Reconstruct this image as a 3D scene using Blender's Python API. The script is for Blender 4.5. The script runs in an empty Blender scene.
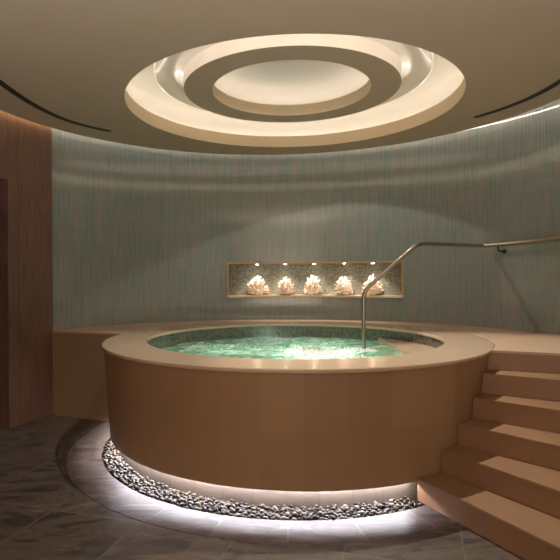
import bpy, bmesh, math, random
from math import sin, cos, pi, radians, degrees, hypot, atan2, sqrt
from mathutils import Vector, Matrix, noise

random.seed(7)
SC = bpy.context.scene
COL = SC.collection

# ------------------------------------------------------------------ camera numbers
F, HY, X0, ROLL = 529.63, 275.73, 252.02, 0.006
CAM = Vector((-0.383, -5.058, 1.5))
W = (-0.20, -0.715)            # centre of the curved wall; the tub axis is the origin
ZR, ZC = 0.915, 3.102          # rim / deck level, ceiling level
ZWATER = 0.757

def ray(px, py):
    x = px - ROLL * (py - 280); y = py + ROLL * (px - 280)
    return Vector(((x - X0) / F, 1.0, -(y - HY) / F))
def at_z(px, py, z):
    r = ray(px, py); return CAM + r * ((z - CAM.z) / r.z)
def at_depth(px, py, dep):
    return CAM + ray(px, py) * dep
def on_circle(px, py, R, c=W):
    r = ray(px, py); d = 3.0
    while True:
        p = CAM + r * d
        if hypot(p.x - c[0], p.y - c[1]) >= R and p.y > -2.5: return p
        d += 0.002

# ------------------------------------------------------------------ tags
def tag(o, label=None, cat=None, group=None, kind=None):
    if label: o['label'] = label
    if cat: o['category'] = cat
    if group: o['group'] = group
    if kind: o['kind'] = kind
    return o
def empty(name, loc=(0, 0, 0)):
    o = bpy.data.objects.new(name, None); COL.objects.link(o); o.location = loc; o.empty_display_size = .1
    return o
def mesh_obj(name, bm, mat, parent=None, smooth=True, angle=35):
    me = bpy.data.meshes.new(name)
    bmesh.ops.recalc_face_normals(bm, faces=bm.faces[:]) if not getattr(bm, 'keep', False) else None
    bm.to_mesh(me); bm.free()
    mats = mat if isinstance(mat, (list, tuple)) else [mat]
    for m in mats: me.materials.append(m)
    if smooth:
        for p in me.polygons: p.use_smooth = True
        me.set_sharp_from_angle(angle=radians(angle))
    o = bpy.data.objects.new(name, me); COL.objects.link(o)
    if parent is not None:
        o.parent = parent
        o.matrix_parent_inverse = Matrix.Translation(-parent.location)
    return o

# ------------------------------------------------------------------ geometry helpers
def lathe(bm, prof, c=(0, 0), a0=0, a1=360, n=128, closed=False, uvr=None):
    """revolve profile [(r,z)] about c; UV = (arc length, profile length)"""
    uv = bm.loops.layers.uv.verify()
    full = abs(a1 - a0) >= 359.99
    pr = list(prof) + ([prof[0]] if closed else [])
    L = [0]
    for i in range(1, len(pr)): L.append(L[-1] + hypot(pr[i][0] - pr[i-1][0], pr[i][1] - pr[i-1][1]))
    rm = uvr or max(p[0] for p in pr)
    m = len(prof)
    rows = []
    for k in range(n if full else n + 1):
        a = radians(a0 + (a1 - a0) * k / n)
        rows.append([bm.verts.new((c[0] + r * cos(a), c[1] + r * sin(a), z)) for r, z in prof])
    for k in range(n):
        A, B = rows[k], rows[(k + 1) % len(rows)]
        u0, u1 = radians(a0 + (a1 - a0) * k / n) * rm, radians(a0 + (a1 - a0) * (k + 1) / n) * rm
        for i in range(len(pr) - 1):
            j = (i + 1) % m
            vs = [A[i], B[i], B[j], A[j]]
            if prof[i][0] < 1e-6: vs = [A[i], B[j], A[j]]
            elif prof[j][0] < 1e-6: vs = [A[i], B[i], A[j]]
            try: f = bm.faces.new(vs)
            except ValueError: continue
            uvs = {A[i]: (u0, L[i]), B[i]: (u1, L[i]), B[j]: (u1, L[i+1]), A[j]: (u0, L[i+1])}
            for lp in f.loops: lp[uv].uv = uvs.get(lp.vert, (u0, L[i]))
    if closed and not full:
        bm.faces.new(rows[0]); bm.faces.new(list(reversed(rows[-1])))
    if not full or True:
        bmesh.ops.remove_doubles(bm, verts=bm.verts[:], dist=1e-6)

def sweep_wall(bm, path, z0, z1, thick, n_side=1):
    """vertical wall along a plan path, thick towards the right-hand normal (away from room); UV=(arc, z)"""
    uv = bm.loops.layers.uv.verify()
    P = [Vector(p) for p in path]; N = []
    for i in range(len(P)):
        t = (P[min(i+1, len(P)-1)] - P[max(i-1, 0)]).normalized(); N.append(Vector((t.y, -t.x)) * n_side)
    L = [0]
    for i in range(1, len(P)): L.append(L[-1] + (P[i] - P[i-1]).length)
    q = lambda p, z: bm.verts.new((p.x, p.y, z))
    rows = [(q(p, z0), q(p, z1), q(p + n * thick, z1), q(p + n * thick, z0)) for p, n in zip(P, N)]
    for i in range(len(P) - 1):
        A, B = rows[i], rows[i+1]
        for k in range(4):
            j = (k + 1) % 4
            f = bm.faces.new((A[k], B[k], B[j], A[j]))
            zz = {0: (z0, z1), 1: (z1, z1 + .05), 2: (z1, z0), 3: (z0, z0 - .05)}[k]
            for lp in f.loops:
                lp[uv].uv = (L[i] if lp.vert in A else L[i+1], zz[0] if lp.vert in (A[k], B[k]) else zz[1])
    for R_, u in ((rows[0], 0), (rows[-1], L[-1])):
        f = bm.faces.new(R_)
        for lp in f.loops: lp[uv].uv = (u + (0.0 if lp.vert in R_[:2] else .1), lp.vert.co.z)

def prism(bm, poly, z0, z1, poly0=None):
    """extrude plan polygon between z0 and z1 (poly0 = bottom outline when different)"""
    uv = bm.loops.layers.uv.verify()
    b = [bm.verts.new((p[0], p[1], z0)) for p in (poly0 or poly)]
    t = [bm.verts.new((p[0], p[1], z1)) for p in poly]
    fs = [bm.faces.new(t), bm.faces.new(list(reversed(b)))]
    n = len(poly); u = 0
    for i in range(n):
        j = (i + 1) % n
        f = bm.faces.new((b[i], b[j], t[j], t[i]))
        l = hypot(poly[j][0] - poly[i][0], poly[j][1] - poly[i][1])
        m = {b[i]: (u, z0), b[j]: (u + l, z0), t[j]: (u + l, z1), t[i]: (u, z1)}
        for lp in f.loops: lp[uv].uv = m[lp.vert]
        u += l
    for f in fs:
        for lp in f.loops: lp[uv].uv = (lp.vert.co.x, lp.vert.co.y)

def tube(bm, pts, r, seg=16, cap=True):
    P = [Vector(p) for p in pts]; rows = []
    up = Vector((0, 0, 1)); prev = None
    for i, p in enumerate(P):
        t = (P[min(i+1, len(P)-1)] - P[max(i-1, 0)]).normalized()
        if prev is None:
            ref = up if abs(t.z) < .9 else Vector((1, 0, 0)); a = t.cross(ref).normalized()
        else:
            a = (prev - t * prev.dot(t)).normalized()
        prev = a; b = t.cross(a); rr = r[i] if isinstance(r, (list, tuple)) else r
        rows.append([bm.verts.new(p + (a * cos(2*pi*k/seg) + b * sin(2*pi*k/seg)) * rr) for k in range(seg)])
    for i in range(len(P) - 1):
        for k in range(seg):
            j = (k + 1) % seg
            bm.faces.new((rows[i][k], rows[i][j], rows[i+1][j], rows[i+1][k]))
    if cap:
        bm.faces.new(list(reversed(rows[0]))); bm.faces.new(rows[-1])

def rounded(pts, rad=.06, n=7):
    P = [Vector(p) for p in pts]; out = [P[0]]
    for i in range(1, len(P) - 1):
        a = (P[i-1] - P[i]); b = (P[i+1] - P[i]); d = min(rad, a.length*.45, b.length*.45)
        p0, p2 = P[i] + a.normalized() * d, P[i] + b.normalized() * d
        for k in range(n + 1):
            t = k / n; out.append(p0 * (1-t)**2 + P[i] * 2*t*(1-t) + p2 * t*t)
    out.append(P[-1]); return out

def add_cyl(bm, c, r, z0, z1, seg=24):
    lathe(bm, [(0, z0), (r, z0), (r, z1), (0, z1)], c=c, n=seg)

# ------------------------------------------------------------------ materials
def srgb(r, g, b):
    f = lambda c: (c/255)/12.92 if c/255 <= .04045 else ((c/255 + .055)/1.055)**2.4
    return (f(r), f(g), f(b), 1)
class NT:
    def __init__(s, name):
        s.m = bpy.data.materials.new(name); s.m.use_nodes = True
        s.t = s.m.node_tree; s.n = s.t.nodes; s.b = s.n['Principled BSDF']; s.out = s.n['Material Output']
    def new(s, typ, **kw):
        n = s.n.new(typ)
        for k, v in kw.items():
            if hasattr(n, k): setattr(n, k, v)
        return n
    def link(s, a, b): s.t.links.new(a, b)
    def set(s, **kw):
        for k, v in kw.items(): s.b.inputs[k.replace('_', ' ')].default_value = v
        return s
    def ramp(s, fac, stops):
        r = s.new('ShaderNodeValToRGB'); e = r.color_ramp.elements
        while len(e) > 1: e.remove(e[-1])
        e[0].position, e[0].color = stops[0]
        for p, c in stops[1:]:
            x = e.new(p); x.color = c
        s.link(fac, r.inputs[0]); return r.outputs[0]
    def mix(s, fac, a, b, mode='MIX'):
        m = s.new('ShaderNodeMix', data_type='RGBA'); m.blend_type = mode
        for v, sock in ((fac, m.inputs[0]), (a, m.inputs[6]), (b, m.inputs[7])):
            if hasattr(v, 'is_output'): s.link(v, sock)
            else: sock.default_value = v
        return m.outputs[2]
    def coord(s, kind='Object', scale=(1, 1, 1), rot=(0, 0, 0), loc=(0, 0, 0)):
        tc = s.new('ShaderNodeTexCoord'); mp = s.new('ShaderNodeMapping')
        mp.inputs['Scale'].default_value = scale; mp.inputs['Rotation'].default_value = rot; mp.inputs['Location'].default_value = loc
        s.link(tc.outputs[kind], mp.inputs[0]); return mp.outputs[0]
    def noise(s, vec, scale, detail=4, rough=.55, dist=0):
        n = s.new('ShaderNodeTexNoise'); n.inputs['Scale'].default_value = scale; n.inputs['Detail'].default_value = detail
        n.inputs['Roughness'].default_value = rough; n.inputs['Distortion'].default_value = dist
        s.link(vec, n.inputs['Vector']); return n.outputs['Fac']
    def brick(s, vec, w, h, mortar=.02, offset=.5, freq=2, c1=(0, 0, 0, 1), c2=(1, 1, 1, 1), cm=(0, 0, 0, 1), bias=0):
        n = s.new('ShaderNodeTexBrick'); n.offset = offset; n.offset_frequency = freq; n.squash = 1
        n.inputs['Scale'].default_value = 1; n.inputs['Brick Width'].default_value = w; n.inputs['Row Height'].default_value = h
        n.inputs['Mortar Size'].default_value = mortar; n.inputs['Mortar Smooth'].default_value = .1; n.inputs['Bias'].default_value = bias
        n.inputs['Color1'].default_value = c1; n.inputs['Color2'].default_value = c2; n.inputs['Mortar'].default_value = cm
        s.link(vec, n.inputs['Vector']); return n
    def bump(s, h, strength=.2, dist=.01, normal=None):
        b = s.new('ShaderNodeBump'); b.inputs['Strength'].default_value = strength; b.inputs['Distance'].default_value = dist
        s.link(h, b.inputs['Height'])
        if normal is not None: s.link(normal, b.inputs['Normal'])
        s.link(b.outputs[0], s.b.inputs['Normal']); return b.outputs[0]
    def color(s, c):
        if hasattr(c, 'is_output'): s.link(c, s.b.inputs['Base Color'])
        else: s.b.inputs['Base Color'].default_value = c

def m_plaster(name, c, rough=.7, spec=.3):
    m = NT(name).set(Roughness=rough); m.b.inputs['Specular IOR Level'].default_value = spec
    v = m.coord(); n = m.noise(v, 2.2, 5)
    d = tuple(x * .93 for x in c[:3]) + (1,)
    m.color(m.mix(n, c, d)); m.bump(m.noise(v, 160, 2), .03, .002); return m.m

def m_stone(name, c, rough=.3, var=.12, w=None, h=None, uv='UV', joint=.75, off=.5, mortar=.003):
    m = NT(name).set(Roughness=rough)
    v = m.coord(uv); o = m.coord('Object')
    n1 = m.noise(o, 3.0, 6, .6, .4); n2 = m.noise(o, 45, 4)
    dk = tuple(x * (1 - 2*var) for x in c[:3]) + (1,); lt = tuple(min(1, x * (1 + var)) for x in c[:3]) + (1,)
    col = m.mix(n1, dk, lt)
    col = m.mix(.25, col, m.mix(n2, dk, lt))
    if w:
        b = m.brick(v, w, h, mortar, off, 2, (.91, .91, .91, 1), (1.06, 1.06, 1.06, 1), (joint, joint, joint, 1))
        col = m.mix(1.0, col, b.outputs['Color'], 'MULTIPLY')
        m.bump(b.outputs['Fac'], -.15, .002)
    m.color(col); return m.m

def m_emit(name, c, s):
    m = NT(name); e = m.new('ShaderNodeEmission'); e.inputs[0].default_value = c; e.inputs[1].default_value = s
    m.link(e.outputs[0], m.out.inputs[0]); return m.m

def m_metal(name, c, rough):
    m = NT(name).set(Roughness=rough, Metallic=1.0); v = m.coord('Object', (1, 1, 30))
    n = m.noise(v, 60, 2); m.color(m.mix(n, c, tuple(x*.85 for x in c[:3]) + (1,))); return m.m

def m_tile_wall():
    m = NT('glazed slat mosaic').set(Roughness=.05)
    v = m.coord('UV', rot=(0, 0, radians(90)))          # tiles stand upright
    b = m.brick(v, .29, .016, .0014, .5, 2, (0, 0, 0, 1), (1, 1, 1, 1), (.5, .5, .5, 1))
    base = m.ramp(b.outputs['Color'], [(0, srgb(124, 137, 131)), (.35, srgb(134, 144, 139)), (.7, srgb(141, 144, 141)), (1, srgb(152, 143, 139))])
    m.color(m.mix(b.outputs['Fac'], base, srgb(98, 94, 88)))
    u = m.coord('UV', (1, .8, 1))
    bb = m.bump(m.noise(u, 24, 2, .5), .12, .006); m.bump(b.outputs['Fac'], -.2, .0015, bb)
    m.b.inputs['IOR'].default_value = 1.8
    return m.m

def m_mosaic(name, cols, size=.024, uv='UV', rough=.25, grout=(.05, .05, .05, 1)):
    m = NT(name).set(Roughness=rough)
    v = m.coord(uv); b = m.brick(v, size, size, .0016, 0, 2, (0, 0, 0, 1), (1, 1, 1, 1), (.5, .5, .5, 1))
    wn = m.new('ShaderNodeTexWhiteNoise', noise_dimensions='2D')
    sn = m.new('ShaderNodeVectorMath', operation='SNAP'); sn.inputs[1].default_value = (size, size, 1); m.link(v, sn.inputs[0]); m.link(sn.outputs[0], wn.inputs['Vector'])
    col = m.ramp(wn.outputs['Value'], [(i / max(1, len(cols) - 1), c) for i, c in enumerate(cols)])
    m.color(m.mix(b.outputs['Fac'], col, grout)); m.bump(b.outputs['Fac'], -.2, .002); return m.m

def m_slate(name, rot, w, h, uv='Object', off=.5, tint=1.0):
    m = NT(name); v = m.coord(uv, rot=(0, 0, rot), loc=(.21, .13, 0)); o = m.coord('Object')
    b = m.brick(v, w, h, .0065, off, 2, (.0, .0, .0, 1), (1, 1, 1, 1), (.5, .5, .5, 1))
    # shift the veining tile by tile so every slab has its own figure
    vm = m.new('ShaderNodeVectorMath', operation='MULTIPLY_ADD'); vm.inputs[1].default_value = (7, 3, 5); m.link(b.outputs['Color'], vm.inputs[0]); m.link(o, vm.inputs[2])
    st = m.new('ShaderNodeMapping'); st.inputs['Scale'].default_value = (1.6, 4.2, 1); st.inputs['Rotation'].default_value = (0, 0, rot + .5); m.link(vm.outputs[0], st.inputs[0])
    n1 = m.noise(st.outputs[0], 1.05, 8, .66, 1.6); n2 = m.noise(st.outputs[0], 9, 5, .6, .6)
    t = lambda r, g, bb: tuple(x * tint for x in srgb(r, g, bb)[:3]) + (1,)
    c1 = m.ramp(n1, [(.36, t(58, 50, 50)), (.44, t(108, 94, 88)), (.51, t(158, 138, 120)), (.56, t(120, 105, 98)), (.64, t(186, 168, 158))])
    c2 = m.ramp(n2, [(.3, t(90, 78, 74)), (.7, t(168, 150, 140))])
    col = m.mix(.22, c1, c2)
    tone = m.ramp(b.outputs['Color'], [(0, (.86, .85, .85, 1)), (1, (1.06, 1.04, 1.02, 1))])
    col = m.mix(1.0, col, tone, 'MULTIPLY')
    m.color(m.mix(b.outputs['Fac'], col, t(156, 144, 133)))
    rr = m.ramp(n2, [(0, (.32, .32, .32, 1)), (1, (.55, .55, .55, 1))]); m.link(rr, m.b.inputs['Roughness'])
    bb = m.bump(n2, .25, .004); m.bump(b.outputs['Fac'], -.3, .003, bb); return m.m

def m_wood():
    m = NT('dark wood veneer').set(Roughness=.45)
    v = m.coord('UV'); b = m.brick(v, .44, 8.0, .0025, 0, 2, (.0, .0, .0, 1), (1, 1, 1, 1), (.3, .3, .3, 1))
    vm = m.new('ShaderNodeVectorMath', operation='MULTIPLY_ADD'); vm.inputs[1].default_value = (3, 9, 0); m.link(b.outputs['Color'], vm.inputs[0]); m.link(v, vm.inputs[2])
    st = m.new('ShaderNodeMapping'); st.inputs['Scale'].default_value = (14, .9, 1); m.link(vm.outputs[0], st.inputs[0])
    n = m.noise(st.outputs[0], 3, 6, .6, .8)
    col = m.ramp(n, [(.25, srgb(84, 61, 52)), (.5, srgb(108, 79, 67)), (.8, srgb(124, 92, 77))])
    m.color(m.mix(b.outputs['Fac'], col, srgb(40, 22, 16))); return m.m

def m_water():
    m = NT('bubbling green water'); nt = m
    o = m.coord('Object'); n = m.noise(o, 5.5, 5, .6, 1.2); n2 = m.noise(o, 26, 4, .6, .5)
    tr = m.new('ShaderNodeBsdfTransparent'); tr.inputs[0].default_value = (.60, .86, .70, 1)
    tl = m.new('ShaderNodeBsdfTranslucent')
    sp = m.new('ShaderNodeMapping'); sp.inputs['Location'].default_value = (-.25/.36, -.02/.60, -.757/.3); sp.inputs['Scale'].default_value = (1/.36, 1/.60, 1/.3); m.link(m.coord('Object'), sp.inputs[0])
    gr = m.new('ShaderNodeTexGradient', gradient_type='SPHERICAL'); m.link(sp.outputs[0], gr.inputs[0])       # froth boils up over the jet
    nn = m.new('ShaderNodeMath', operation='MULTIPLY_ADD'); nn.inputs[1].default_value = .55; m.link(gr.outputs['Fac'], nn.inputs[0]); m.link(n, nn.inputs[2]); n = nn.outputs[0]
    m.link(m.ramp(n, [(.34, (.16, .42, .22, 1)), (.5, (.36, .66, .44, 1)), (.63, (.84, .95, .85, 1))]), tl.inputs[0])
    gl = m.new('ShaderNodeBsdfGlossy'); gl.inputs['Roughness'].default_value = .08
    bp = m.new('ShaderNodeBump'); bp.inputs['Strength'].default_value = .5; bp.inputs['Distance'].default_value = .02
    ad = m.new('ShaderNodeMath', operation='MULTIPLY_ADD'); ad.inputs[1].default_value = .35; m.link(n2, ad.inputs[0]); m.link(n, ad.inputs[2])
    m.link(ad.outputs[0], bp.inputs['Height']); m.link(bp.outputs[0], gl.inputs['Normal'])
    m1 = m.new('ShaderNodeMixShader'); m1.inputs[0].default_value = .72; m.link(tr.outputs[0], m1.inputs[1]); m.link(tl.outputs[0], m1.inputs[2])
    fr = m.new('ShaderNodeFresnel'); fr.inputs[0].default_value = 1.33; m.link(bp.outputs[0], fr.inputs['Normal'])
    fm = m.new('ShaderNodeMath', operation='MULTIPLY'); fm.inputs[1].default_value = .6; m.link(fr.outputs[0], fm.inputs[0])
    m2 = m.new('ShaderNodeMixShader'); m.link(fm.outputs[0], m2.inputs[0]); m.link(m1.outputs[0], m2.inputs[1]); m.link(gl.outputs[0], m2.inputs[2])
    m.link(m2.outputs[0], m.out.inputs[0]); return m.m

def m_foam():
    m = NT('white foam'); tl = m.new('ShaderNodeBsdfTranslucent'); tl.inputs[0].default_value = (.92, .97, .93, 1)
    df = m.new('ShaderNodeBsdfDiffuse'); df.inputs[0].default_value = (.9, .93, .9, 1)
    mx = m.new('ShaderNodeMixShader'); mx.inputs[0].default_value = .45; m.link(tl.outputs[0], mx.inputs[1]); m.link(df.outputs[0], mx.inputs[2])
    m.link(mx.outputs[0], m.out.inputs[0]); return m.m

def m_plain(name, c, rough=.5, var=.15, scale=20, coat=0):
    m = NT(name).set(Roughness=rough); n = m.noise(m.coord(), scale, 3)
    m.color(m.mix(n, tuple(x*(1-var) for x in c[:3]) + (1,), tuple(min(1, x*(1+var)) for x in c[:3]) + (1,)))
    if coat: m.b.inputs['Coat Weight'].default_value = coat
    return m.m

M = dict(
    ceil=m_plaster('taupe plaster', srgb(174, 155, 130)),
    recess=m_plaster('cream plaster', srgb(200, 190, 174), .55),
    pearl=NT('pearl lacquer').m, lip=m_plaster('tan plaster lip', srgb(212, 190, 158)),
    tile=m_tile_wall(),
    drum=m_stone('honey limestone cladding', srgb(157, 124, 92), .40, .08, .29, .392, joint=.9, off=0),
    rim=m_stone('polished beige limestone', srgb(198, 171, 145), .12, .06),
    deck=m_stone('beige limestone deck', srgb(188, 158, 132), .34, .07, .9, .45, joint=.93, mortar=.002),
    stepstone=m_stone('limestone steps', srgb(146, 112, 84), .42, .08, .6, 1.2, joint=.9),
    panel=m_stone('brown stone panel', srgb(152, 122, 94), .45, .10, .62, 1.2, joint=.8),
    kick=m_stone('pale stone plinth', srgb(128, 119, 108), .45, .06, .22, 1.0, joint=.8),
    liner=m_mosaic('green glass mosaic', [srgb(88, 86, 78), srgb(110, 108, 98), srgb(130, 126, 114), srgb(98, 98, 88)], .024, grout=srgb(60, 66, 58)),
    nicheback=m_mosaic('grey green mosaic', [srgb(104, 108, 96), srgb(136, 136, 120), srgb(164, 158, 142), srgb(120, 124, 112)], .02, grout=srgb(96, 92, 82)),
    frame=m_plain('tan stone frame', srgb(188, 148, 104), .45, .08),
    sill=m_plain('cream stone sill', srgb(214, 190, 160), .4, .06),
    wood=m_wood(),
    doorleaf=m_plain('near black door', srgb(52, 34, 30), .4, .12, 8),
    floor=None, border=None,
    steel=m_metal('brushed steel', srgb(176, 166, 152), .28),
    bronze=m_metal('bronzed steel', srgb(168, 150, 130), .35),
    dark=m_plain('matt black metal', srgb(40, 34, 29), .6),
    water=m_water(), foam=m_foam(),
    bed=m_plain('dark gravel bed', srgb(40, 37, 34), .9),
    coral=m_plain('pale peach coral', srgb(246, 228, 212), .7, .07, 60),
    rear=m_plaster('beige plaster', srgb(166, 150, 132)),
    cove=m_emit('warm cove strip', (1.0, .98, .94, 1), 12.5),
    cove2=m_emit('warm ring strip', (1.0, .98, .95, 1), 10.5),
    slot=m_emit('warm perimeter strip', (1.0, .92, .80, 1), 20.0),
    slotw=m_emit('amber perimeter strip', (1.0, .72, .40, 1), 45.0),
    led=m_emit('cool plinth strip', (.90, .89, 1.0, 1), 305),
    bulb=m_emit('warm lamp lens', (1.0, .90, .74, 1), 40),
    lens=m_emit('pool lamp lens', (.85, 1.0, .92, 1), 6),
)
pl = NT('pearl lacquer').set(Roughness=.3); pl.color(srgb(240, 226, 208)); pl.b.inputs['Metallic'].default_value = .25
pl.b.inputs['Coat Weight'].default_value = .4; M['pearl'] = pl.m

# ------------------------------------------------------------------ floor
GC, GR = (-0.063, -0.163), 1.654          # gravel bed circle
BR = 1.935                                # border ring of slabs
DRUM_B, DRUM_T, KICK = 1.687, 1.735, 1.60
pa, pb = at_z(54, 520, 0), at_z(88, 497, 0)
frot = -atan2(pb.y - pa.y, pb.x - pa.x)
M['floor'] = m_slate('slate slabs', frot, .62, .62, off=0, tint=.37)
M['border'] = m_slate('slate border slabs glow tint', 0, .46, .60, uv='UV', off=0, tint=.52)  # lighter tint than the floor slate paints in the plinth light
bm = bmesh.new()
n = 180; ring, outr = [], []
for k in range(n):
    a = 2*pi*k/n
    ring.append(bm.verts.new((GC[0] + BR*cos(a), GC[1] + BR*sin(a), 0)))
    dx, dy = cos(a), sin(a)
    x0, x1, y0, y1 = -4.6, 4.4, -7.3, 3.2
    t = min([((x1 if dx > 0 else x0) - GC[0]) / dx if abs(dx) > 1e-9 else 1e9, ((y1 if dy > 0 else y0) - GC[1]) / dy if abs(dy) > 1e-9 else 1e9])
    outr.append(bm.verts.new((GC[0] + t*dx, GC[1] + t*dy, 0)))
for k in range(n):
    j = (k+1) % n; bm.faces.new((ring[k], outr[k], outr[j], ring[j]))
for (x, y) in ((-4.6, -7.3), (4.4, -7.3), (4.4, 3.2), (-4.6, 3.2)):
    pass
floor = mesh_obj('floor', bm, M['floor'], smooth=False); tag(floor, 'dark brown slate slab floor around the round hot tub', 'floor', kind='structure')
bm = bmesh.new(); lathe(bm, [(GR, -.07), (GR, 0), (BR - .004, 0), (BR, -.02)], c=GC, n=180)
border = mesh_obj('floor_border', bm, M['border'], floor)
bm = bmesh.new(); lathe(bm, [(1.2, -.045), (GR + .01, -.045)], c=GC, n=128)
bedpan = mesh_obj('floor_bed', bm, M['bed'], floor)

# ------------------------------------------------------------------ curved tiled wall with the niche cut out
WR = [(-2, 2.90), (16, 2.88), (30, 2.85), (45, 2.81), (60, 2.775), (83, 2.745), (110, 2.75), (133, 2.775), (150, 2.81), (175, 2.85)]
def wall_r(a):
    for (a0, r0), (a1, r1) in zip(WR, WR[1:]):
        if a0 <= a <= a1:
            t = (a - a0) / (a1 - a0); t = t*t*(3-2*t) if False else t
            return r0 + (r1 - r0) * t
    return WR[0][1] if a < WR[0][0] else WR[-1][1]
# smooth the table a little
_tab = [wall_r(a) for a in range(-2, 176)]
for _ in range(60): _tab = [_tab[0]] + [(_tab[i-1] + 2*_tab[i] + _tab[i+1]) / 4 for i in range(1, len(_tab)-1)] + [_tab[-1]]
def wall_r(a):
    a = max(-2, min(174.999, a)); i = int(a + 2); t = a + 2 - i
    return _tab[i]*(1-t) + _tab[min(i+1, len(_tab)-1)]*t
def wall_p(a, off=0.0):
    r = wall_r(a) + off; return (W[0] + r*cos(radians(a)), W[1] + r*sin(radians(a)))
def wall_hit(px, py, off=0.0):
    r = ray(px, py); d = 3.0
    while True:
        p = CAM + r*d; dx, dy = p.x - W[0], p.y - W[1]; a = degrees(atan2(dy, dx))
        if p.y > -1.5 and hypot(dx, dy) >= wall_r(a) + off: return p, a
        d += .002
_, NA0 = wall_hit(402, 280); _, NA1 = wall_hit(228.5, 280)
NZ0 = 0.5*(wall_hit(228.5, 296)[0].z + wall_hit(402, 296)[0].z); NZ1 = 0.5*(wall_hit(228.5, 264)[0].z + wall_hit(402, 262.7)[0].z)
ZTOP = 3.30
angs = [-2 + 152*k/152 for k in range(153)]
angs = sorted(set([a for a in angs if min(abs(a-NA0), abs(a-NA1)) > .3] + [NA0, NA1]))
bm = bmesh.new(); uv = bm.loops.layers.uv.verify()
zs = [0, NZ0, NZ1, ZTOP]
arc = [0]
for a, b in zip(angs, angs[1:]):
    p, q = wall_p(a), wall_p(b); arc.append(arc[-1] + hypot(q[0]-p[0], q[1]-p[1]))
V = [[bm.verts.new((*wall_p(a), z)) for z in zs] for a in angs]
for i in range(len(angs) - 1):
    for j in range(3):
        if j == 1 and NA0 - 1e-6 <= angs[i] and angs[i+1] <= NA1 + 1e-6: continue
        f = bm.faces.new((V[i][j], V[i+1][j], V[i+1][j+1], V[i][j+1]))
        for lp in f.loops:
            ii = i if lp.vert in V[i] else i + 1
            lp[uv].uv = (arc[ii], lp.vert.co.z)
# straight run of the right-hand side towards the viewer
v0 = [V[0][0], V[0][3]]; ex = wall_p(-2)[0]
e = [bm.verts.new((ex, -7.2, 0)), bm.verts.new((ex, -7.2, ZTOP))]
f = bm.faces.new((e[0], V[0][0], V[0][1], V[0][2], V[0][3], e[1]))
for lp in f.loops: lp[uv].uv = (lp.vert.co.y + .8, lp.vert.co.z)
bm.normal_update()
wall_back = mesh_obj('wall_back', bm, M['tile']); tag(wall_back, 'curved wall of narrow grey green upright glazed tiles', 'wall', kind='structure')

# niche box
ND = .24
bm = bmesh.new(); uv = bm.loops.layers.uv.verify()
na = [NA0 + (NA1-NA0)*k/40 for k in range(41)]
for i in range(40):
    a, b = na[i], na[i+1]
    P = [(*wall_p(a, ND), NZ0-.0), (*wall_p(b, ND), NZ0), (*wall_p(b, ND), NZ1), (*wall_p(a, ND), NZ1)]
    f = bm.faces.new([bm.verts.new(p) for p in P])
    for lp, u in zip(f.loops, ((a, NZ0), (b, NZ0), (b, NZ1), (a, NZ1))): lp[uv].uv = (radians(u[0])*2.98, u[1])
    P = [(*wall_p(a, ND), NZ1), (*wall_p(b, ND), NZ1), (*wall_p(b), NZ1), (*wall_p(a), NZ1)]
    f = bm.faces.new([bm.verts.new(p) for p in P])
    for lp, u in zip(f.loops, ((a, 0), (b, 0), (b, ND), (a, ND))): lp[uv].uv = (radians(u[0])*2.98, u[1])
for a in (NA0, NA1):
    P = [(*wall_p(a), NZ0), (*wall_p(a, ND), NZ0), (*wall_p(a, ND), NZ1), (*wall_p(a), NZ1)]
    f = bm.faces.new([bm.verts.new(p) for p in P])
    for lp, u in zip(f.loops, ((0, NZ0), (ND, NZ0), (ND, NZ1), (0, NZ1))): lp[uv].uv = u
bmesh.ops.remove_doubles(bm, verts=bm.verts[:], dist=1e-5)
niche = empty('display_niche', (*wall_p((NA0+NA1)/2, .1), NZ0))
tag(niche, 'long mosaic lined niche with thin tan stone frame sunk into the curved wall', 'niche', kind='structure')
mesh_obj('lining', bm, M['nicheback'], niche, smooth=False)
def arc_bar(bm, a0, a1, o0, o1, z0, z1, n=40):
    prev = None; first = None
    for k in range(n + 1):
        a = a0 + (a1-a0)*k/n
        p, q = wall_p(a, o0), wall_p(a, o1)
        r = [bm.verts.new((*p, z0)), bm.verts.new((*p, z1)), bm.verts.new((*q, z1)), bm.verts.new((*q, z0))]
        if prev:
            for i in range(4): bm.faces.new((prev[i], r[i], r[(i+1) % 4], prev[(i+1) % 4]))
        else: bm.faces.new(r)
        prev = r
    bm.faces.new(list(reversed(prev)))
bm = bmesh.new(); fw = .022; da = degrees(fw/2.76)
arc_bar(bm, NA0-da, NA1+da, -.012, .03, NZ1, NZ1+fw)
for a in (NA0, NA1): arc_bar(bm, (a-da if a == NA0 else a), (a if a == NA0 else a+da), -.012, .03, NZ0-fw, NZ1, 2)
mesh_obj('frame', bm, M['frame'], niche, smooth=False)
bm = bmesh.new(); arc_bar(bm, NA0, NA1, -.016, ND, NZ0-.026, NZ0)
mesh_obj('sill', bm, M['sill'], niche, smooth=False)

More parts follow.
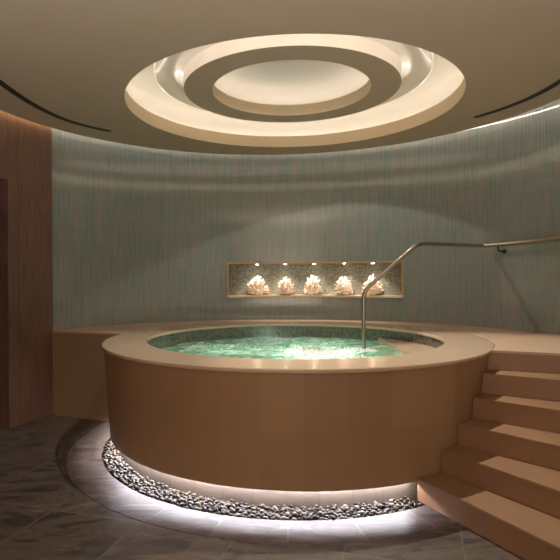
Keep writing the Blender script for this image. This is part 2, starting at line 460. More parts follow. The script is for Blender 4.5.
# ------------------------------------------------------------------ dark wood wall at the left with its doorway
RWD = 2.735
pe = on_circle(52.3, 270, RWD); ae = degrees(atan2(pe.y-W[1], pe.x-W[0]))
pd = on_circle(8.5, 300, RWD); ad_ = degrees(atan2(pd.y-W[1], pd.x-W[0])) % 360
ZD = 2.46
cp = lambda a, r=RWD: (W[0] + r*cos(radians(a)), W[1] + r*sin(radians(a)))
pathA = [cp(ae + (ad_-ae)*k/10) for k in range(11)]
dl = 1.0                                                        # doorway width along the wall
ad2 = ad_ + degrees(dl/RWD)
pathB = [cp(ad_ + (ad2-ad_)*k/14) for k in range(15)]
pathC = [cp(ad2 + (180.0-ad2)*k/3) for k in range(4)] if ad2 < 179 else [cp(ad2)]
pathC += [(W[0]-RWD, -1.8), (W[0]-RWD, -7.2)]
bm = bmesh.new()
sweep_wall(bm, pathA, 0, ZTOP, .22, 1); sweep_wall(bm, pathB, ZD, ZTOP, .22, 1); sweep_wall(bm, pathC, 0, ZTOP, .22, 1)
wall_left = mesh_obj('wall_left', bm, M['wood'], smooth=False); tag(wall_left, 'dark reddish brown wood panelled wall curving off at the left', 'wall', kind='structure')
door = empty('door_1', (*cp((ad_+ad2)/2, RWD+.12), 0)); tag(door, 'very dark recessed door in the wood panelled wall', 'door', kind='structure')
bm = bmesh.new(); sweep_wall(bm, [cp(ad_ + (ad2-ad_)*k/14, RWD+.12) for k in range(15)], 0.0, ZD, .04, 1)
mesh_obj('door_leaf', bm, M['doorleaf'], door, smooth=False)
# wall behind the viewer
bm = bmesh.new(); prism(bm, [(-3.6, -7.3), (3.4, -7.3), (3.4, -7.2), (-3.6, -7.2)], 0, ZTOP)
wr = mesh_obj('wall_rear', bm, M['rear'], smooth=False); tag(wr, 'plain beige plaster wall opposite the niche', 'wall', kind='structure')

# ------------------------------------------------------------------ ceiling: slab with round opening, recess above it, and perimeter light slot
RO, RC = 1.547, 2.685
def outer(a):
    dx, dy = cos(a), sin(a)
    # circle about W for the back, straight sides for the front
    b = dx*(-W[0]) + dy*(-W[1]); c = W[0]**2 + W[1]**2 - RC**2
    t = -b + sqrt(b*b - c); x, y = t*dx, t*dy
    if y >= W[1]: return x, y
    xs = W[0] + (RC if dx > 0 else -RC)
    t1 = xs/dx if abs(dx) > 1e-9 else 1e9; t2 = -7.2/dy
    t = min(t1, t2); return t*dx, t*dy
bm = bmesh.new(); n = 240; A, B, Bt = [], [], []
aa = [2*pi*k/n for k in range(n)]
for c_ in ((W[0]+RC, -7.2), (W[0]-RC, -7.2)): aa.append(atan2(c_[1], c_[0]) % (2*pi))
aa.sort()
for a in aa:
    A.append(bm.verts.new((RO*cos(a), RO*sin(a), ZC))); x, y = outer(a)
    B.append(bm.verts.new((x, y, ZC))); Bt.append(bm.verts.new((x, y, ZC+.03)))
n = len(aa)
for k in range(n):
    j = (k+1) % n
    bm.faces.new((A[k], A[j], B[j], B[k])); bm.faces.new((B[k], B[j], Bt[j], Bt[k]))
ceiling = mesh_obj('ceiling', bm, M['ceil'], smooth=False); tag(ceiling, 'taupe plaster ceiling with a large round stepped light recess', 'ceiling', kind='structure')
bm = bmesh.new(); lathe(bm, [(RO, ZC), (RO, 3.238), (RO+.02, 3.238)], n=180)
mesh_obj('opening_lip', bm, M['lip'], ceiling)
def fillet(r0, z0, r1, z1, n=8):
    return [(r0 + (r1-r0)*(1-cos(pi/2*k/n)), z0 + (z1-z0)*sin(pi/2*k/n)) for k in range(n+1)]
RECZ = 3.50
bm = bmesh.new(); lathe(bm, [(RO+.02, 3.238), (RO+.02, 3.215), (1.80, 3.215)] + fillet(1.80, 3.36, 1.66, RECZ) + [(1.20, RECZ)], n=180)
mesh_obj('recess', bm, M['recess'], ceiling)
bm = bmesh.new(); lathe(bm, [(1.70 + .014*cos(2*pi*k/8), 3.238 + .014*sin(2*pi*k/8)) for k in range(8)], n=180, closed=True)
mesh_obj('cove_light_strip', bm, M['cove'], ceiling)
# top of the perimeter slot and its strips
bm = bmesh.new(); lathe(bm, [(2.565, ZC+.03), (2.565, ZTOP), (3.05, ZTOP)], c=W, a0=-2, a1=182, n=120)
mesh_obj('slot_cap', bm, M['ceil'], ceiling)
bm = bmesh.new(); lathe(bm, [(2.70 + .007*cos(2*pi*k/6), 3.185 + .007*sin(2*pi*k/6)) for k in range(6)], c=W, a0=-2, a1=ae-.6, n=120, closed=True)
mesh_obj('slot_light_strip', bm, M['slot'], ceiling)
bm = bmesh.new(); lathe(bm, [(2.70 + .007*cos(2*pi*k/6), 3.185 + .007*sin(2*pi*k/6)) for k in range(6)], c=W, a0=ae-.4, a1=182, n=40, closed=True)
mesh_obj('slot_light_strip', bm, M['slotw'], ceiling)
# roof over everything behind
bm = bmesh.new(); prism(bm, [(-4.6, -7.3), (4.4, -7.3), (4.4, 3.2), (-4.6, 3.2)], 3.9, 3.95)
rf = mesh_obj('ceiling_deck', bm, M['rear'], ceiling, smooth=False)

# ------------------------------------------------------------------ the ring pendant in the recess
R1, R1I, Z1 = 1.0154, .7484, 3.2552
ringo = empty('ceiling_ring_light', (0, 0, Z1))
tag(ringo, 'round taupe ring light with glowing centre hung in the ceiling recess', 'ceiling light')
bm = bmesh.new(); lathe(bm, [(R1I+.02, 3.34), (R1I+.02, 3.372), (R1I, 3.372), (R1I, Z1)], n=160)
mesh_obj('inner_lip', bm, M['lip'], ringo)
bm = bmesh.new(); lathe(bm, [(R1I, Z1), (R1, Z1)], n=160)
mesh_obj('underside', bm, M['ceil'], ringo)
bm = bmesh.new(); lathe(bm, [(R1, Z1), (R1+.004, 3.372)], n=160)
mesh_obj('fascia', bm, M['pearl'], ringo)
sof = [(R1+.004, 3.372)]
for k in range(1, 13):
    t = k/12; sof.append((R1+.004 + (1.275-R1-.004)*t, 3.372 + .062*sin(pi*t) - .012*t))
sof += [(1.285, 3.362), (1.29, 3.38), (1.29, RECZ)]
bm = bmesh.new(); lathe(bm, sof, n=160)
mesh_obj('soffit', bm, M['pearl'], ringo)
bm = bmesh.new(); lathe(bm, [(R1I+.02, 3.34), (.95, 3.34)] + fillet(.95, 3.44, .80, 3.575) + [(.4, 3.585), (0, 3.585)], n=160)
mesh_obj('dome', bm, M['recess'], ringo)
bm = bmesh.new(); lathe(bm, [(.885 + .012*cos(2*pi*k/8), 3.358 + .012*sin(2*pi*k/8)) for k in range(8)], n=160, closed=True)
mesh_obj('light_strip', bm, M['cove2'], ringo)

# ------------------------------------------------------------------ slot diffusers in the ceiling
def diffuser(pts, label):
    P = [at_z(*p, ZC) for p in pts]
    o = empty('slot_diffuser', (P[0].x, P[0].y, ZC)); tag(o, label, 'air vent', 'curved slot diffusers in the ceiling')
    Q = []                                                      # quadratic resample
    for k in range(41):
        t = k/40*(len(P)-1); i = min(int(t), len(P)-2); Q.append(P[i].lerp(P[i+1], t-i))
    for _ in range(40): Q = [Q[0]] + [(Q[i-1]+Q[i]*2+Q[i+1])/4 for i in range(1, len(Q)-1)] + [Q[-1]]
    for nm, wdt, dz, mat in (('frame', .032, .004, M['dark']), ('slot', .018, .0055, M['dark'])):
        bm = bmesh.new(); prev = None
        for i, p in enumerate(Q):
            t = (Q[min(i+1, 40)] - Q[max(i-1, 0)]).normalized(); nn = Vector((t.y, -t.x, 0))*wdt
            r = [bm.verts.new((*(p+nn).xy, ZC-dz)), bm.verts.new((*(p-nn).xy, ZC-dz)), bm.verts.new((*(p-nn).xy, ZC+.002)), bm.verts.new((*(p+nn).xy, ZC+.002))]
            if prev:
                for k in range(4): bm.faces.new((prev[k], r[k], r[(k+1) % 4], prev[(k+1) % 4]))
            else: bm.faces.new(r)
            prev = r
        bm.faces.new(list(reversed(prev))); mesh_obj(nm, bm, mat, o, smooth=False)
diffuser([(-40, 52), (0, 83), (30, 104), (60, 119), (85, 126.3), (110, 131.3)], 'dark curved slot diffuser in the ceiling above the wood panelled wall')
diffuser([(475, 117.5), (510, 107), (540, 93.5), (560, 82), (600, 54)], 'dark curved slot diffuser in the ceiling above the wall handrail')

# ------------------------------------------------------------------ deck behind and beside the tub
RIM, RIN = 1.7534, 1.3626
def line_circle(p, q, R, c=(0, 0), far=True):
    d = (q - p).normalized(); m = p - Vector(c); b = m.dot(d); cc = m.dot(m) - R*R
    s = sqrt(max(0, b*b - cc)); return p + d*(-b + s if far else -b - s)
def line_wall(p, q, gap=.004):
    d = (q - p).normalized(); t = 0
    while True:
        x = p + d*t; a = degrees(atan2(x.y-W[1], x.x-W[0]))
        r = wall_r(a) - gap if a > -2 else 1e9
        if hypot(x.x-W[0], x.y-W[1]) >= r or x.x >= ex - gap: return x
        t += .002
NOS = [((494.5, 350.4), (560, 353.6)), ((495.3, 374.3), (560, 380)), ((493.6, 400.4), (560, 410.4)), ((489.7, 430.4), (560, 446)), ((479.6, 463.2), (560, 491)), ((458.2, 497.7), (540, 538))]
nl = []
for i, (p, q) in enumerate(NOS):
    z = ZR*(6-i)/6; nl.append((at_z(*p, z).xy, at_z(*q, z).xy))
def drum_r(z): return DRUM_B + (DRUM_T-DRUM_B)*max(0, min(1, (z-.12)/.76))
def inner_pt(i, R): p, q = nl[i]; return line_circle(q, p, R, far=False)
def ang(v): return atan2(v.y, v.x)
lf0, lf1 = at_z(51.5, 331, ZR).xy, at_z(122, 333.8, ZR).xy
li = line_circle(lf0, lf1, RIM+.003, far=False)
d_ = (lf0 - lf1).normalized(); lo = line_wall(lf1, lf1 + d_)
ri = inner_pt(0, RIM+.003); ro = line_wall(ri, nl[0][1])
def deck_poly(R):
    l = line_circle(lf0, lf1, R, far=False); r = inner_pt(0, R)
    a0, a1 = ang(r), ang(l)
    if a1 < a0: a1 += 2*pi
    inner = [Vector((R*cos(a0+(a1-a0)*k/90), R*sin(a0+(a1-a0)*k/90))) for k in range(91)]
    w0 = degrees(atan2(ro.y-W[1], ro.x-W[0])); w1 = degrees(atan2(lo.y-W[1], lo.x-W[0]))
    wallp = [Vector(wall_p(w1+(w0-w1)*k/90, -.004)) for k in range(91)]
    wallp[-1] = ro
    return inner + [lo] + wallp
deck = empty('deck', (0, 2.2, 0)); tag(deck, 'raised beige stone deck between the hot tub and the curved wall', 'deck', kind='structure')
def strip_solid(bm, polyfn, R, z0, z1):
    prism(bm, [tuple(v) for v in polyfn(R)], z0, z1)
bm = bmesh.new()
Pk = deck_poly(RIM+.003); inn = Pk[:91]; out_ = list(reversed(Pk[92:]))  # same direction as inn
uv = bm.loops.layers.uv.verify()
def band(z): return [bm.verts.new((*p, z)) for p in inn], [bm.verts.new((*p, z)) for p in out_]
it, ot = band(ZR); ib, ob = band(ZR-.018)
for k in range(90):
    fs = [bm.faces.new((it[k], it[k+1], ot[k+1], ot[k])), bm.faces.new((ib[k], ob[k], ob[k+1], ib[k+1])), bm.faces.new((it[k], ib[k], ib[k+1], it[k+1])), bm.faces.new((ot[k], ot[k+1], ob[k+1], ob[k]))]
    for f in fs:
        for lp in f.loops: lp[uv].uv = (atan2(lp.vert.co.y, lp.vert.co.x)*2.2, hypot(lp.vert.co.x, lp.vert.co.y)+.05)
for k in (0, 90):
    f = bm.faces.new((it[k], ot[k], ob[k], ib[k]))
mesh_obj('deck_slab', bm, M['deck'], deck, smooth=False)
bm = bmesh.new()
l2 = line_circle(lf0, lf1, DRUM_T+.02, far=False); nrm = Vector((-d_.y, d_.x)); nrm = nrm if nrm.y > 0 else -nrm
prism(bm, [tuple(lo), tuple(l2), tuple(l2 + nrm*.08), tuple(lo + nrm*.08)], 0, ZR-.018)
mesh_obj('side_panel', bm, M['panel'], deck, smooth=False)
bm = bmesh.new()
r2 = inner_pt(0, 1.712); dr = (ro - ri).normalized(); nr = Vector((-dr.y, dr.x))
prism(bm, [tuple(r2), tuple(ro), tuple(ro + nr*.08), tuple(r2 + nr*.08)], 0, ZR-.018)
mesh_obj('front_riser', bm, M['stepstone'], deck, smooth=False)

# ------------------------------------------------------------------ stairs
stairs = empty('staircase', (*nl[3][1], 0)); tag(stairs, 'fan of five limestone steps rising beside the hot tub to the deck', 'stairs')
def step_poly(i, zin, over=0.0, back=.0):
    R = drum_r(zin) + .004
    a = inner_pt(i, R); b = line_wall(a, nl[i][1], .01); c = inner_pt(i-1, R); e_ = line_wall(c, nl[i-1][1], .01)
    dn = (b - a).normalized(); nn = Vector((dn.y, -dn.x)) * over           # towards the viewer
    a2, b2 = a + nn, b + nn
    dm = (e_ - c).normalized(); nm = Vector((dm.y, -dm.x)) * back
    c2, e2 = c + nm, e_ + nm
    ar = [ang(c2), ang(a2)]
    inn_ = [Vector((R*cos(ar[0]+(ar[1]-ar[0])*k/8), R*sin(ar[0]+(ar[1]-ar[0])*k/8))) for k in range(1, 8)]
    wl = []
    if e2.x < ex - .02 or True:
        w0 = degrees(atan2(b2.y-W[1], b2.x-W[0])); w1 = degrees(atan2(e2.y-W[1], e2.x-W[0]))
    return [c2] + inn_ + [a2, b2, e2]
for i in range(1, 6):
    z = ZR*(6-i)/6; tt = .03
    bm = bmesh.new(); prism(bm, [tuple(v) for v in step_poly(i, z-tt, 0, .002)], 0, z-tt, [tuple(v) for v in step_poly(i, 0.12, 0, .002)])
    st = mesh_obj('step', bm, M['stepstone'], stairs, smooth=False)
    bm = bmesh.new(); prism(bm, [tuple(v) for v in step_poly(i, z, .006, .003)], z-tt, z)
    es = [e for e in bm.edges if all(abs(v.co.z - z) < 1e-5 for v in e.verts)]
    bmesh.ops.bevel(bm, geom=es, offset=.004, segments=2, affect='EDGES')
    td = mesh_obj('tread', bm, M['stepstone'], None, smooth=False)
    td.parent = st; td.matrix_parent_inverse = (Matrix.Translation(-stairs.location) @ Matrix()).copy() if False else st.matrix_parent_inverse.copy().inverted() @ Matrix.Translation(-stairs.location) if False else Matrix()
    # st carries world coordinates (its own location is zero), so the tread needs no offset

# ------------------------------------------------------------------ hot tub
tub = empty('hot_tub', (0, 0, 0)); tag(tub, 'large round hot tub clad in brown limestone with a beige rim', 'hot tub')
bm = bmesh.new(); lathe(bm, [(DRUM_T, ZR-.03), (DRUM_B, .123), (DRUM_B-.012, .119), (DRUM_B-.026, .123), (DRUM_B-.026, .178), (KICK, .178)], n=200)
mesh_obj('cladding', bm, M['drum'], tub)
bm = bmesh.new(); lathe(bm, [(KICK, .178), (KICK, -.06)], n=200)
mesh_obj('plinth', bm, M['kick'], tub)
bm = bmesh.new(); lathe(bm, [(RIN+.012, ZR-.03), (RIN, ZR-.026), (RIN, ZR-.006), (RIN+.006, ZR), (RIM-.006, ZR), (RIM, ZR-.006), (RIM, ZR-.022), (RIM-.006, ZR-.03), (DRUM_T-.03, ZR-.03)], n=240)
mesh_obj('rim', bm, M['rim'], tub)
bm = bmesh.new(); lathe(bm, [(RIN+.012, ZR-.03), (RIN+.012, .30), (1.25, .14), (0, .12)], n=160)
mesh_obj('basin', bm, M['liner'], tub)
bm = bmesh.new(); lathe(bm, [(1.622 + .003*cos(2*pi*k/6), .1385 + .003*sin(2*pi*k/6)) for k in range(6)], a0=158, a1=158+137, n=120, closed=True)
mesh_obj('light_strip', bm, M['led'], tub)
# entry shelf inside the basin on the stair side
bm = bmesh.new(); xs = 1.03; R = RIN+.008; a1 = math.acos(xs/R)
prism(bm, [(xs, -R*sin(a1))] + [(R*cos(-a1+2*a1*k/24), R*sin(-a1+2*a1*k/24)) for k in range(1, 24)] + [(xs, R*sin(a1))], .62, .797)
es = [e for e in bm.edges if all(abs(v.co.z-.797) < 1e-5 for v in e.verts)]
bmesh.ops.bevel(bm, geom=es, offset=.008, segments=2, affect='EDGES')
mesh_obj('entry_shelf', bm, M['rim'], tub, smooth=False)
bm = bmesh.new()
for (a, z) in ((100, .45), (250, .40)):
    pass
for a in (70, 110, 160, 205):
    c = Vector((RIN*cos(radians(a)), RIN*sin(radians(a)), .50)); dd = Vector((cos(radians(a)), sin(radians(a)), 0))
    bmj = bmesh.new(); tube(bmj, [c + dd*.02, c - dd*.012], [.045, .04], 20); tube(bmj, [c - dd*.012, c - dd*.02], [.02, .014], 12)
    mesh_obj('jet', bmj, M['steel'], tub)
bm.free()

# water
NRW = 70
bm = bmesh.new(); rings = []
def wave(x, y):
    v = Vector((x*3.2, y*3.2, 0)); w = Vector((x*9, y*9, 4))
    b = math.exp(-((x-.25)**2 + (y+.1)**2)/.35)
    return .010*noise.noise(v) + (.006 + .016*b)*noise.noise(w) + .006*b
cv = bm.verts.new((0, 0, ZWATER + wave(0, 0)))
for i in range(1, NRW+1):
    r = (RIN+.010)*i/NRW; row = []
    for k in range(160):
        a = 2*pi*k/160; x, y = r*cos(a), r*sin(a)
        if x > 1.028: s = 1.028/x; x, y = 1.028, y
        row.append(bm.verts.new((x, y, ZWATER + wave(x, y))))
    rings.append(row)
for k in range(160): bm.faces.new((cv, rings[0][k], rings[0][(k+1) % 160]))
for i in range(NRW-1):
    for k in range(160):
        j = (k+1) % 160; bm.faces.new((rings[i][k], rings[i+1][k], rings[i+1][j], rings[i][j]))
bmesh.ops.dissolve_degenerate(bm, dist=1e-6, edges=bm.edges[:])
water = mesh_obj('tub_water', bm, M['water'], None, angle=180)
tag(water, 'churning green lit water filling the round hot tub', 'water')
# foam: a crowd of small bubbles and clots, denser over the jets
bm = bmesh.new(); rnd = random.Random(3)
ico = bmesh.new(); bmesh.ops.create_icosphere(ico, subdivisions=1, radius=1); iv = [v.co.copy() for v in ico.verts]; ifc = [[v.index for v in f.verts] for f in ico.faces]; ico.free()
def blob(x, y, z, r, h):
    vs = [bm.verts.new((x + c.x*r, y + c.y*r, z + c.z*h)) for c in iv]
    for f in ifc: bm.faces.new([vs[i] for i in f])
for k in range(4200):
    t = rnd.random()
    if t < .6: x, y = rnd.gauss(.25, .13), rnd.gauss(-.02, .27)
    elif t < .70: x, y = .707 + rnd.gauss(0, .06), .142 + rnd.gauss(0, .06)
    else:
        a = rnd.random()*6.283; r = 1.25*sqrt(rnd.random()); x, y = r*cos(a), r*sin(a)
        if noise.noise(Vector((x*2.2, y*3.4, 1.7))) < .12: continue
    if hypot(x, y) > 1.30 or x > 1.0: continue
    r = rnd.uniform(.006, .015); blob(x, y, ZWATER + wave(x, y) + r*.1, r, r*.55)
mesh_obj('foam', bm, M['foam'], water, angle=180)['kind'] = 'stuff'

# ------------------------------------------------------------------ handrails
pz = at_z(363.5, 350.5, ZWATER); PD = pz.y - CAM.y
p1 = at_depth(363.5, 291.5, PD); p2 = at_depth(418, 243.6, PD)
ps = Vector((p1.x, p1.y, .13)); p1 = Vector((ps.x, ps.y, p1.z)); p2.y = ps.y
pend, ea = wall_hit(483, 245.5, -.11)
zrail = p2.z; pend.z = zrail
rail = empty('pool_handrail', (ps.x, ps.y, .13)); tag(rail, 'bent brushed steel handrail standing in the hot tub water', 'handrail')
bm = bmesh.new(); tube(bm, rounded([ps, p1, p2, pend], .085, 9), .0195, 20)
mesh_obj('rail_tube', bm, M['steel'], rail)
bm = bmesh.new(); add_cyl(bm, (ps.x, ps.y), .05, .118, .14); mesh_obj('base_flange', bm, M['steel'], rail)
# wall rail
wr0, a0 = pend, ea
pw1, aw1 = wall_hit(560, 238.5, -.11)
pts = [pend + Vector((0, 0, .004))]
for k in range(1, 15):
    a = a0 + (aw1 - a0)*k/12
    q = wall_p(max(a, -1.5), -.11); pts.append(Vector((*q, zrail + (pw1.z - zrail)*k/12)))
wrail = empty('wall_handrail', pts[0]); tag(wrail, 'bronze coloured handrail bracketed along the tiled wall above the steps', 'handrail')
bm = bmesh.new(); tube(bm, pts, .019, 16); mesh_obj('rail', bm, M['bronze'], wrail)
def bracket(a, z):
    q = Vector((*wall_p(a, -.11), z)); wv = Vector((*wall_p(a, -.004), z-.07)); k = Vector((*wall_p(a, -.10), z-.065))
    bm = bmesh.new(); tube(bm, rounded([q - Vector((0, 0, .015)), k, wv], .03, 5), .009, 10)
    br = mesh_obj('bracket', bm, M['dark'], wrail)
    bm = bmesh.new(); w2 = Vector((*wall_p(a, -.016), z-.07)); tube(bm, [w2, wv], .024, 20)
    ro_ = mesh_obj('rosette', bm, M['dark'], None); ro_.parent = br
_, ab = wall_hit(501, 250, -.06)
bracket(ab, zrail + .004)

# ------------------------------------------------------------------ niche lamps and corals
lampx = [256.9, 285.2, 314, 344, 373]
words = ['first', 'second', 'third', 'fourth', 'fifth']
lampang = []
for i, px in enumerate(lampx):
    p, a = wall_hit(px, 265, .065); lampang.append(a)
    c = wall_p(a, .065)
    o = empty('recessed_downlight', (*c, NZ1))
    tag(o, ['tiny round downlight in the niche ceiling over the %s coral' % w for w in ('leftmost', 'second from left', 'middle', 'second from right', 'rightmost')][i], 'downlight', 'downlights in the niche ceiling')
    bm = bmesh.new(); lathe(bm, [(.024, NZ1-.001), (.036, NZ1-.004), (.036, NZ1), ], c=c, n=24); mesh_obj('trim_ring', bm, M['sill'], o)
    bm = bmesh.new(); lathe(bm, [(.025, NZ1-.002), (.012, NZ1-.006), (0, NZ1-.007)], c=c, n=20); mesh_obj('lens', bm, M['bulb'], o)
    L = bpy.data.lights.new('niche_spot', 'SPOT'); L.energy = 12; L.color = (1, .92, .80); L.spot_size = radians(95); L.spot_blend = .7; L.shadow_soft_size = .015
    lo_ = bpy.data.objects.new('niche_spot', L); COL.objects.link(lo_); lo_.location = (*wall_p(a, .065), NZ1-.012)
    tgt = Vector((*wall_p(a, .12), NZ0)); lo_.rotation_euler = (tgt - lo_.location).to_track_quat('-Z', 'Y').to_euler()

def coral_bm(seed, wdt, hgt):
    rn = random.Random(seed); bm = bmesh.new()
    ico = bmesh.new(); bmesh.ops.create_icosphere(ico, subdivisions=3, radius=1)      # low knobbly root
    vs = []
    for v in ico.verts:
        s = 1 + .22*noise.noise(v.co*2.4 + Vector((seed, 0, 0)))
        vs.append(bm.verts.new((v.co.x*wdt*.27*s, v.co.y*wdt*.24*s, max(0, .035 + v.co.z*hgt*.26*s))))
    for f in ico.faces: bm.faces.new([vs[v.index] for v in f.verts])
    ico.free()
    nb = 74
    for k in range(nb):
        ph = k*2.39996 + rn.uniform(-.25, .25); el = math.asin(min(.985, (k+.5)/nb)); el = max(.03, el + rn.uniform(-.13, .13))
        lean = rn.uniform(.80, 1.12)
        d = Vector((cos(ph)*cos(el)*wdt*.52, sin(ph)*cos(el)*wdt*.38, sin(el)*hgt*.92)) * lean
        base = Vector((0, 0, .03)) + d*.22; tip = Vector((0, 0, .02)) + d
        tip.z = max(tip.z, .014)
        ax = (tip - base).normalized()
        jit = lambda s: Vector((rn.uniform(-1, 1), rn.uniform(-1, 1), rn.uniform(-.4, 1)))*s
        mid = base.lerp(tip, .5) + jit(.008); th = rn.uniform(.0065, .0095)
        tube(bm, [base, mid, tip, tip + (tip-mid).normalized()*.006], [th*1.25, th, th*.9, th*.4], 6)
        for _ in range(rn.choice((2, 3, 3))):
            s = mid.lerp(tip, rn.uniform(0, .75)); dv = (ax*.75 + jit(.75)).normalized()
            e_ = s + dv*rn.uniform(.022, .042); e_.z = max(e_.z, .012)
            tube(bm, [s, s.lerp(e_, .6) + jit(.002), e_, e_ + dv*.005], [th*.8, th*.75, th*.8, th*.35], 5)
    zmin = min(v.co.z for v in bm.verts)
    for v in bm.verts: v.co.z -= zmin
    return bm
cx = [257.4, 285.3, 312.6, 344, 372.5]
clab = ['pale branching coral, leftmost in the wall niche', 'pale branching coral with a domed top, second from the left in the niche', 'pale branching coral standing in the middle of the niche',
        'pale branching coral between the middle one and the handrail in the niche', 'pale branching coral seen behind the handrail bend, rightmost in the niche']
for i, px in enumerate(cx):
    p, a = wall_hit(px, 290, .125)
    bm = coral_bm(11 + i*5, .275 + .02*sin(i*2.1), .24 + .015*cos(i*3.3))
    o = mesh_obj('coral', bm, M['coral'], None, angle=60); o.location = (*wall_p(a, .125), NZ0 + .0005); o.rotation_euler.z = i*1.3
    tag(o, clab[i], 'coral', 'coral ornaments in the niche')

# ------------------------------------------------------------------ pebbles round the plinth
pebc = [(58, 54, 52), (92, 88, 84), (136, 128, 118), (182, 172, 156), (44, 42, 44), (150, 132, 108), (206, 200, 188), (110, 96, 82), (76, 74, 76)]
pm = [m_plain('pebble stone %s' % w, srgb(*[v*k for v, k in zip(c, (.50, .465, .405))]), .38, .18, 70) for w, c in zip('char grey taupe cream black tan white brown slate'.split(), pebc)]
wts = [5, 4, 4, 4, 5, 3, 3, 3, 4]
def pebble_bm(seed):
    bm = bmesh.new(); bmesh.ops.create_icosphere(bm, subdivisions=2, radius=1)
    for v in bm.verts:
        s = 1 + .16*noise.noise(v.co*1.1 + Vector((seed*3.1, 0, 0)))
        v.co = Vector((v.co.x*s, v.co.y*s*.78, v.co.z*s*.52))
    return bm
shapes = []
for k in range(4):
    b = pebble_bm(k); shapes.append(([v.co.copy() for v in b.verts], [[v.index for v in f.verts] for f in b.faces])); b.free()
rp = random.Random(21); spots = []; cell = {}
def inside(x, y, m=.0): return hypot(x-GC[0], y-GC[1]) < GR - .018 - m and hypot(x, y) > KICK + .024 + m
def near(x, y, d):
    ix, iy = int(x/.04), int(y/.04)
    for u in (-1, 0, 1):
        for v in (-1, 0, 1):
            for (a, b) in cell.get((ix+u, iy+v), ()):
                if (a-x)**2 + (b-y)**2 < d*d: return True
    return False
sb = inner_pt(5, 1.70)
for k in range(60000):
    a = rp.uniform(radians(165), radians(300)); r = rp.uniform(KICK, GR+.2); x, y = r*cos(a), r*sin(a)
    if not inside(x, y): continue
    # keep clear of the bottom step
    p, q = nl[5]; dn = (q-p).normalized()
    if (Vector((x, y)) - p).dot(Vector((dn.y, -dn.x))) < .03: continue
    if near(x, y, .0265): continue
    cell.setdefault((int(x/.04), int(y/.04)), []).append((x, y)); spots.append((x, y))
spots.sort(key=lambda s: (s[0]-CAM.x)**2 + (s[1]-CAM.y)**2)
def peb_xf(x, y, low=False):
    s = rp.uniform(.0145, .0225); 
    R_ = Matrix.Rotation(rp.uniform(0, 6.28), 4, 'Z') @ Matrix.Rotation(rp.gauss(0, .35), 4, 'X') @ Matrix.Rotation(rp.gauss(0, .35), 4, 'Y')
    z = rp.uniform(-.012, .006) if not low else -.032
    return Matrix.Translation((x, y, z)) @ R_ @ Matrix.Scale(s, 4)
pmesh = {}
bmr = bmesh.new()
def add_rest(x, y, low=False):
    vs, fs = rp.choice(shapes); T = peb_xf(x, y, low); mi = rp.choices(range(9), wts)[0]
    nv = [bmr.verts.new(T @ v) for v in vs]
    for f in fs:
        ff = bmr.faces.new([nv[i] for i in f]); ff.material_index = mi
for i, (x, y) in enumerate(spots):
    if i < 300:
        k, mi = rp.randrange(4), rp.choices(range(9), wts)[0]
        if (k, mi) not in pmesh:
            me = bpy.data.meshes.new('pebble'); me.from_pydata(shapes[k][0], [], shapes[k][1]); me.materials.append(pm[mi])
            for p in me.polygons: p.use_smooth = True
            pmesh[(k, mi)] = me
        o = bpy.data.objects.new('pebble', pmesh[(k, mi)]); COL.objects.link(o); o.matrix_world = peb_xf(x, y)
        tag(o, 'smooth river pebble lying in the lit bed at the foot of the hot tub', 'pebble', 'river pebbles round the hot tub foot')
    else: add_rest(x, y)
for (x, y) in spots:
    add_rest(x + rp.uniform(-.013, .013), y + rp.uniform(-.013, .013), True) if inside(x, y, .016) else None
rest = mesh_obj('pebbles', bmr, pm, None, angle=180)
tag(rest, 'bed of mixed river pebbles curving round the foot of the hot tub', 'pebbles', 'river pebbles round the hot tub foot', 'stuff')

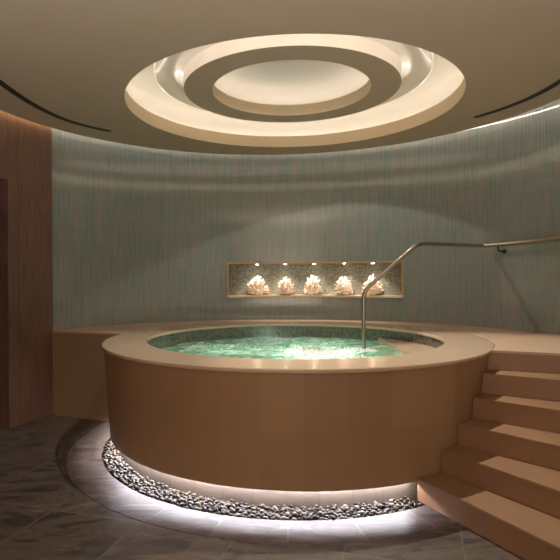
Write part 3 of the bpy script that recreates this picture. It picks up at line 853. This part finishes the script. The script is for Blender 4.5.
# ------------------------------------------------------------------ lights
def spot(loc, tgt, e, size, blend, col, soft):
    L = bpy.data.lights.new('spot', 'SPOT'); L.energy = e; L.color = col; L.spot_size = radians(size); L.spot_blend = blend; L.shadow_soft_size = soft
    o = bpy.data.objects.new('spot_lamp', L); COL.objects.link(o); o.location = loc
    o.rotation_euler = (Vector(tgt) - Vector(loc)).to_track_quat('-Z', 'Y').to_euler(); return o
def area(loc, tgt, e, size, col):
    L = bpy.data.lights.new('area', 'AREA'); L.energy = e; L.color = col; L.shape = 'DISK'; L.size = size
    o = bpy.data.objects.new('fill_uplight', L); COL.objects.link(o); o.location = loc
    o.rotation_euler = (Vector(tgt) - Vector(loc)).to_track_quat('-Z', 'Y').to_euler(); return o
warm = (1, .95, .84)
spot((.60, -.58, Z1-.005), (1.2, -1.5, .4), 290, 84, .35, warm, .012)
spot((-.60, -.62, Z1-.005), (-1.1, -1.0, .4), 150, 80, .4, warm, .02)          # downlights let into the ring
spot((.45, .76, Z1-.005), (.45, .76, 0), 48, 112, .10, warm, .012)
up = area((-1.0, -6.1, .15), (-1.0, -6.1, 4), 480, 1, (.98, .98, 1.0))              # added fill uplight, unseen behind the camera, gives most ambient light
up.data.shape = 'RECTANGLE'; up.data.size = 3.4; up.data.size_y = 1.9; up.rotation_euler = (pi + radians(13), 0, 0)
for k in range(16):                                                             # small lamps on the cove ledge washing the ring fascia
    a = radians(-90 + 11 + k*22.5); c_, s_ = cos(a), sin(a)
    spot((1.66*c_, 1.66*s_, 3.238), (1.0*c_, 1.0*s_, 3.33), 5.0, 70, .8, (1, .96, .88), .006)
def point(loc, e, col, r=.05):
    L = bpy.data.lights.new('pool_lamp', 'POINT'); L.energy = e; L.color = col; L.shadow_soft_size = r
    o = bpy.data.objects.new('pool_lamp', L); COL.objects.link(o); o.location = loc
point((.25, .0, .60), 34, (1, 1, .95))
point((-.65, .20, .34), 8, (.95, 1, .88))
point((.35, .80, .34), 6, (.95, 1, .88))

w = bpy.data.worlds.new('world'); SC.world = w; w.use_nodes = True
w.node_tree.nodes['Background'].inputs[0].default_value = (.9, .8, .7, 1); w.node_tree.nodes['Background'].inputs[1].default_value = 0.0

# ------------------------------------------------------------------ camera
cd = bpy.data.cameras.new('camera'); cam = bpy.data.objects.new('camera', cd); COL.objects.link(cam)
cd.sensor_width = 36; cd.lens = F/560*36; cd.shift_x = (280 - X0)/560; cd.shift_y = (HY - 280)/560
cd.clip_start = .05
cam.matrix_world = Matrix.Translation(CAM) @ Matrix.Rotation(radians(90), 4, 'X') @ Matrix.Rotation(-ROLL, 4, 'Z')
SC.camera = cam
SC.view_settings.view_transform = 'Standard'; SC.view_settings.look = 'None'; SC.view_settings.gamma = 1; SC.view_settings.use_curve_mapping = False
SC.view_settings.exposure = 0.0
SC.cycles.diffuse_bounces = 5; SC.cycles.sample_clamp_indirect = 6
